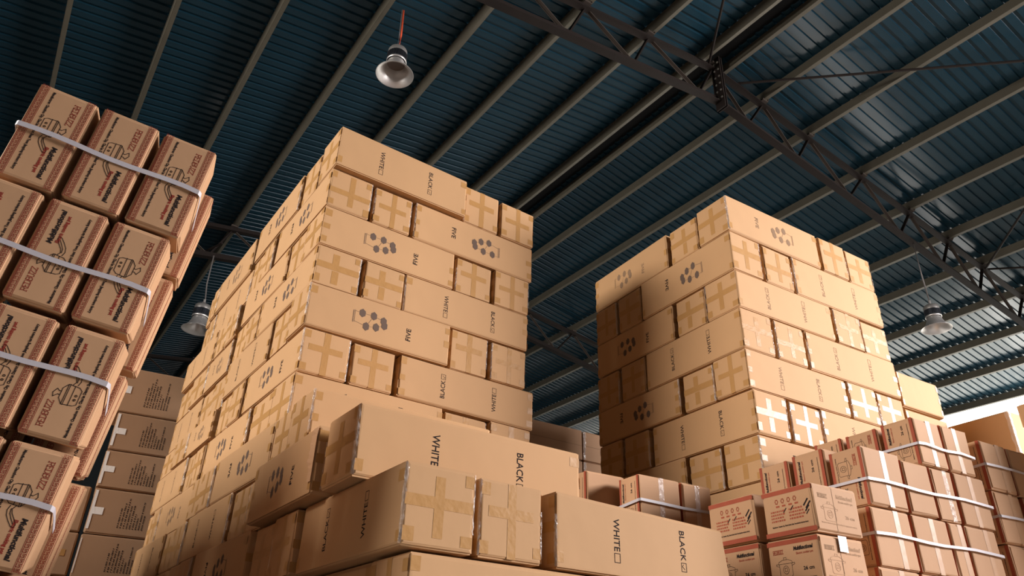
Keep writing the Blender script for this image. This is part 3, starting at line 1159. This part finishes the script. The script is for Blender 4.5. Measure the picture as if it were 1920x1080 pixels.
def P_at(base, u0, u1, v0, v1, z0, z1, art, label, **kw):
    M = base @ Matrix.Translation(((u0 + u1) / 2, (v0 + v1) / 2, z0)) @ Matrix.Rotation(count.uniform(-.012, .012), 4, 'Z')
    return stock_carton(M, (u1 - u0 - .006, v1 - v0 - .006, z1 - z0 - .003), art, label, **kw)


def b_box(u0, u1, z0, z1, label, art='stand', v0=0, v1=.215, **kw):
    return P_at(PB, u0 * SB, u1 * SB, v0 * SB, v1 * SB, bz(z0), bz(z1), art, label, **kw)


b_box(.516, .768, 1.65, 1.927, 'pot carton at the left front of the strapped top row, right foreground')
b_box(.778, 1.030, 1.65, 1.930, 'pale pot carton at the right end of the strapped top row', 'stand')
b_box(.522, .768, 1.65, 1.925, 'printed pot carton in the strapped top row, second behind the front', 'standdown', .24, .465)
b_box(.522, .768, 1.65, 1.93, 'printed pot carton in the strapped top row, third behind the front', 'stand', .485, .70)
b_box(0, .311, 1.358, 1.666, 'pot carton at the near corner of the second strapped row', 'standdown')
b_box(.323, .560, 1.356, 1.646, 'plain pot carton second along the second strapped row', 'stand', seam=False)
b_box(.566, .765, 1.352, 1.645, 'pot carton with white shiny seam, third along the second strapped row', 'stand', shine=True)
b_box(.779, 1.078, 1.352, 1.649, 'pot carton at the right end of the second strapped row')
b_box(0, .30, 1.358, 1.71, 'printed pot carton of the second strapped row, second behind the corner', 'stand', .235, .46)
b_box(0, .30, 1.358, 1.70, 'printed pot carton of the second strapped row, third behind the corner', 'stand', .482, .71)
b_box(.31, .48, 1.358, 1.65, 'pot carton packed inside the second strapped row', 'stand', .24, .70)
b_box(.49, .76, 1.352, 1.640, 'pot carton packed inside under the strapped top row', 'stand', .24, .70)
zs = [1.352, 1.058, .755, .45, .14]
for r in range(3):
    z1, z0 = zs[r], (zs[r + 1] if r < 2 else .46)
    nm = ('third', 'fourth', 'fifth')[r]
    o = .015 * r
    b_box(-.022 - .03 * (r > 0), .285 - o, z0, z1, 'pot carton at the near corner of the %s strapped row' % nm)
    b_box(.304 - o, .606 - o, z0, z1, 'pot carton second along the %s strapped row' % nm)
    b_box(.612 - o, .755 - o, z0, z1, 'narrow pot carton third along the %s strapped row' % nm)
    b_box(.762 - o, 1.05 - o, z0, z1, 'pot carton at the right end of the %s strapped row' % nm)
    b_box(-.02, .285, z0, z1, 'pot carton behind the corner of the %s strapped row' % nm, 'stand', .24, .46)
    b_box(.31, .77, z0, z1, 'pot carton packed inside the %s strapped row' % nm, 'stand', .24, .70)
for i, u in enumerate((-.03, .30, .62, .86)):
    P_at(PB, u * SB, (u + .3 - .1 * (i > 1)) * SB, 0, .30, 0, bz(.46), '', 'pot carton on the floor under the strapped rows, %s from the corner' % ('first', 'second', 'third', 'fourth')[i])
P_at(PB, .31 * SB, .77 * SB, .31, .68, 0, bz(.46), '', 'pot carton on the floor inside the strapped rows')

# near pair of columns, lying flat
PP = Matrix.Translation((3.003, 1.986, 0)) @ Matrix.Rotation(PDEG, 4, 'Z')
P_at(PP, 0, .312, 0, .30, 1.127, 1.347, 'icons', 'pot carton with black tick marks and dark side, top of the nearest column', front_art=True)
P_at(PP, -.006, .30, 0, .30, .902, 1.121, 'lie', 'pot carton marked 26 cm with white tape scrap, second of the nearest column', front_art=True)
P_at(PP, 0, .31, .345, .66, 1.135, 1.360, 'icons', 'pot carton with ticked list behind the crushed end carton, top of its column')
P_at(PP, 0, .31, .345, .66, .910, 1.132, 'lie', 'pot carton marked 26 cm behind the crushed end carton, second of its column')
for r in range(4):
    z1 = .90 - r * .225
    for c, (v0, v1) in enumerate(((0, .30), (.345, .66))):
        P_at(PP, -.01, .30, v0, v1, z1 - .222, z1, 'lie', 'pot carton %s down the %s column of the right foreground' % (('third', 'fourth', 'fifth', 'lowest')[r], ('nearest', 'second nearest')[c]))
P_at(PP, -.02, .28, -.36, -.04, .64, .862, 'lie', 'pot carton just showing its top corner at the bottom edge, right foreground')
for r in range(3):
    z1 = .638 - r * .212
    P_at(PP, -.02, .28, -.36, -.04, z1 - .209, z1, 'lie', 'pot carton %s below the one showing its top corner' % ('first', 'second', 'third')[r])
bm = bmesh.new()
Print().rect(.10, .15, .155, .218).lay(bm, (0, 0, 0), (1, 0, 0), (0, 0, 1), .004)
bm2 = finish('paper_label', bm, WTAPE)
bm2.matrix_world = PP @ Matrix.Translation((.02, 0, .902))
tag(bm2, 'white tape scrap on the bright side of the nearest pot carton column', 'tape')

# pots in front of the right-hand stack's left face
PK = Matrix.Translation((3.004, 3.076, 0)) @ Matrix.Rotation(PDEG, 4, 'Z')
SK = 4.3 / 4.4
kz = lambda z: .44 + (z - .44) * SK
for r in range(5):
    z1 = kz(1.633) - r * .305
    z0 = max(z1 - .302, 0)
    if z1 < .2:
        break
    tier = ('top', 'second', 'third', 'fourth', 'floor')[r]
    P_at(PK, 0, .308, 0, .195, z0, z1, 'stand', 'strapped pot carton at the foot of the right-hand stack, %s tier, middle one' % tier, shine=True)
    P_at(PK, .318, .555, 0, .195, z0, z1 - .002, 'stand', 'strapped pot carton at the foot of the right-hand stack, %s tier, right one' % tier, shine=True)
    P_at(PK, -.20, .09, .235, .44, z0 + .04 * (z0 > 0), z1 + .04, 'stand', 'printed pot carton at the foot of the right-hand stack, %s tier, left rear one' % tier, seam=False)
    P_at(PK, -.26, .06, .455, .66, z0 + .04 * (z0 > 0), z1 + .04, 'stand', 'printed pot carton at the foot of the right-hand stack, %s tier, far left one' % tier, seam=False)

# straps on the right
for (u0, u1, v1, z, lab) in ((.516, 1.034, .70, 1.765, 'top'), (0, 1.082, .70, 1.487, 'second'), (-.022, 1.054, .46, 1.215, 'third')):
    a, b, c = u0 * SB - .006, u1 * SB + .002, v1 * SB
    zc = bz(z)
    pts = [(a, c, zc + .004), (a, c * .5, zc - .002), (a, .0, zc), (a + .004, -.007, zc)]
    pts += [(a + (b - a) * k / 8, -.008, zc + .005 * math.sin(k * 1.3)) for k in range(1, 8)]
    pts += [(b, -.007, zc - .002), (b + .004, 0, zc - .004), (b + .004, .15, zc - .004)]
    strap(PB, pts, .014, 'white plastic strap around the %s strapped row of pot cartons, right foreground' % lab, 'straps on the right')
pts = [(-.008, .2, kz(1.46)), (-.008, .0, kz(1.475)), (0, -.007, kz(1.478)), (.15, -.008, kz(1.474)), (.31, -.009, kz(1.468)), (.55, -.008, kz(1.470)), (.562, .05, kz(1.472))]
strap(PK, pts, .016, 'white plastic strap on the pot cartons at the foot of the right-hand stack', 'straps on the right')

# pile at the right edge
for r in range(6):
    z1 = 1.906 - r * .305
    z0 = z1 - .302
    d = (0, -.01, 0, .01, 0, 0)[r]
    for c in range(3):
        u = 1.148 + c * .285 + d + (.03 if r % 2 else 0) * (c > 0)
        b_box(u, u + .278, z0, z1, 'pot carton at the right edge pile, %s row, %s from left' % (('top', 'second', 'third', 'fourth', 'fifth', 'lowest')[r], ('first', 'second', 'third')[c]), 'stand', .0, .22)
    b_box(1.10 + d, 1.40, z0, z1 - .03, 'pot carton at the right edge pile, %s row, rear one' % (('top', 'second', 'third', 'fourth', 'fifth', 'lowest')[r]), 'stand', .235, .45)
for z, lab in ((1.75, 'top'), (1.447, 'second')):
    a, b, zc = 1.142 * SB, 2.0 * SB, bz(z)
    strap(PB, [(a - .008, .2, zc - .015), (a - .008, 0, zc), (a, -.008, zc)] + [(a + (b - a) * k / 6, -.009, zc + .004 * math.sin(k)) for k in range(1, 7)], .014, 'white plastic strap around the %s row of the right edge pile' % lab, 'straps on the right')
NB = Matrix.Translation((3.93, 1.43, 0)) @ Matrix.Rotation(PDEG, 4, 'Z')
for r in range(4):
    z1 = 1.225 - r * .307
    P_at(NB, .0, .3, -.22, .0, max(z1 - .303, 0), z1, 'stand', 'dark printed pot carton at the lower right corner, %s' % ('topmost', 'second down', 'third down', 'on the floor')[r])
strap(NB, [(-.006, .0, 1.06), (-.007, -.12, 1.065), (-.006, -.22, 1.062), (.0, -.227, 1.06), (.28, -.228, 1.05)], .014, 'white plastic strap on the dark printed carton at the lower right corner', 'straps on the right')

# ------------------------------------------------------------------ background cartons
def plain(M, dims, label, group, material=KRAFT, tape=True):
    o = finish('carton', carton_body(*dims, count.randrange(9999), dent=.01), material)
    o.matrix_world = M
    tag(o, label, 'cardboard box', group)
    if tape:
        bm = bmesh.new()
        n = 12
        rr = random.Random(4)
        rows_ = []
        for i in range(n + 1):
            z = .01 + (dims[2] - .02) * i / n
            rows_.append([bm.verts.new(p) for p in ((-dims[0] / 2 - .003, -dims[1] / 2 + rr.uniform(.015, .03), z), (-dims[0] / 2 - .001 - rr.uniform(0, .004), -dims[1] / 2 - .001, z), (-dims[0] / 2 + rr.uniform(.015, .03), -dims[1] / 2 - .003, z))])
        for a, b in zip(rows_, rows_[1:]):
            for i in range(2):
                bm.faces.new((a[i], b[i], b[i + 1], a[i + 1]))
        finish('clear_tape', bm, [FILM], o)
    return o


DK = Matrix.Translation((4.20, 4.98, 0)) @ Matrix.Rotation(math.radians(-3), 4, 'Z')
zd = [2.592, 2.315, 2.03, 1.75, 1.40, 1.05, .70, .35, 0]
for k in range(8):
    for c, (u0, u1) in enumerate(((-.86 + .06 * (k % 2), -.005), (.005, .86))):
        h = zd[k] - zd[k + 1] - .004
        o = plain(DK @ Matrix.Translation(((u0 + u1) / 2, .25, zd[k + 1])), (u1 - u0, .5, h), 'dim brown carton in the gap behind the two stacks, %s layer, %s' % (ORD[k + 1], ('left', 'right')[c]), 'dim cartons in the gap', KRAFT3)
        bm = bmesh.new()
        Print().line([(-(u1 - u0) / 2 + .01, h * .5), ((u1 - u0) / 2 - .01, h * .48)], .004).lay(bm, (0, -.25, 0), (1, 0, 0), (0, 0, 1))
        finish('seam', bm, FAINT, o)
BG = Matrix.Translation((6.19, 2.30, 0)) @ Matrix.Rotation(math.radians(-5), 4, 'Z')
zb_ = [2.50, 2.10, 1.7, 1.28, .86, .43, 0]
for k in range(6):
    nm = (['topmost'] + ORD[2:])[k]
    plain(BG @ Matrix.Translation((.30, .45, zb_[k + 1])), (.6, .9, zb_[k] - zb_[k + 1] - .004), 'large plain brown carton behind the right edge pile, %s of its column' % nm, 'plain cartons at the right edge', KRAFT)
    plain(BG @ Matrix.Translation((-.44, -.86, zb_[k + 1])), (.6, .9, zb_[k] - zb_[k + 1] - .004 - .24 * (k == 0)), 'large plain brown carton cut by the right edge, %s of its column' % nm, 'plain cartons at the right edge', KRAFT)

# unseen stack added behind the leaning pile to cast shade at lower left
for k in range(5):
    for c, y in enumerate((3.95, 5.0, 6.05)):
        plain(Matrix.Translation((-1.55, y, k * .505)), (.9, 1.0, .50), 'added unseen carton casting shade behind the leaning pile, %s up, %s' % (('floor row', 'second row', 'third row', 'fourth row', 'top row')[k], ('near', 'middle', 'far')[c]), 'added shade cartons behind the leaning pile', KRAFT3)
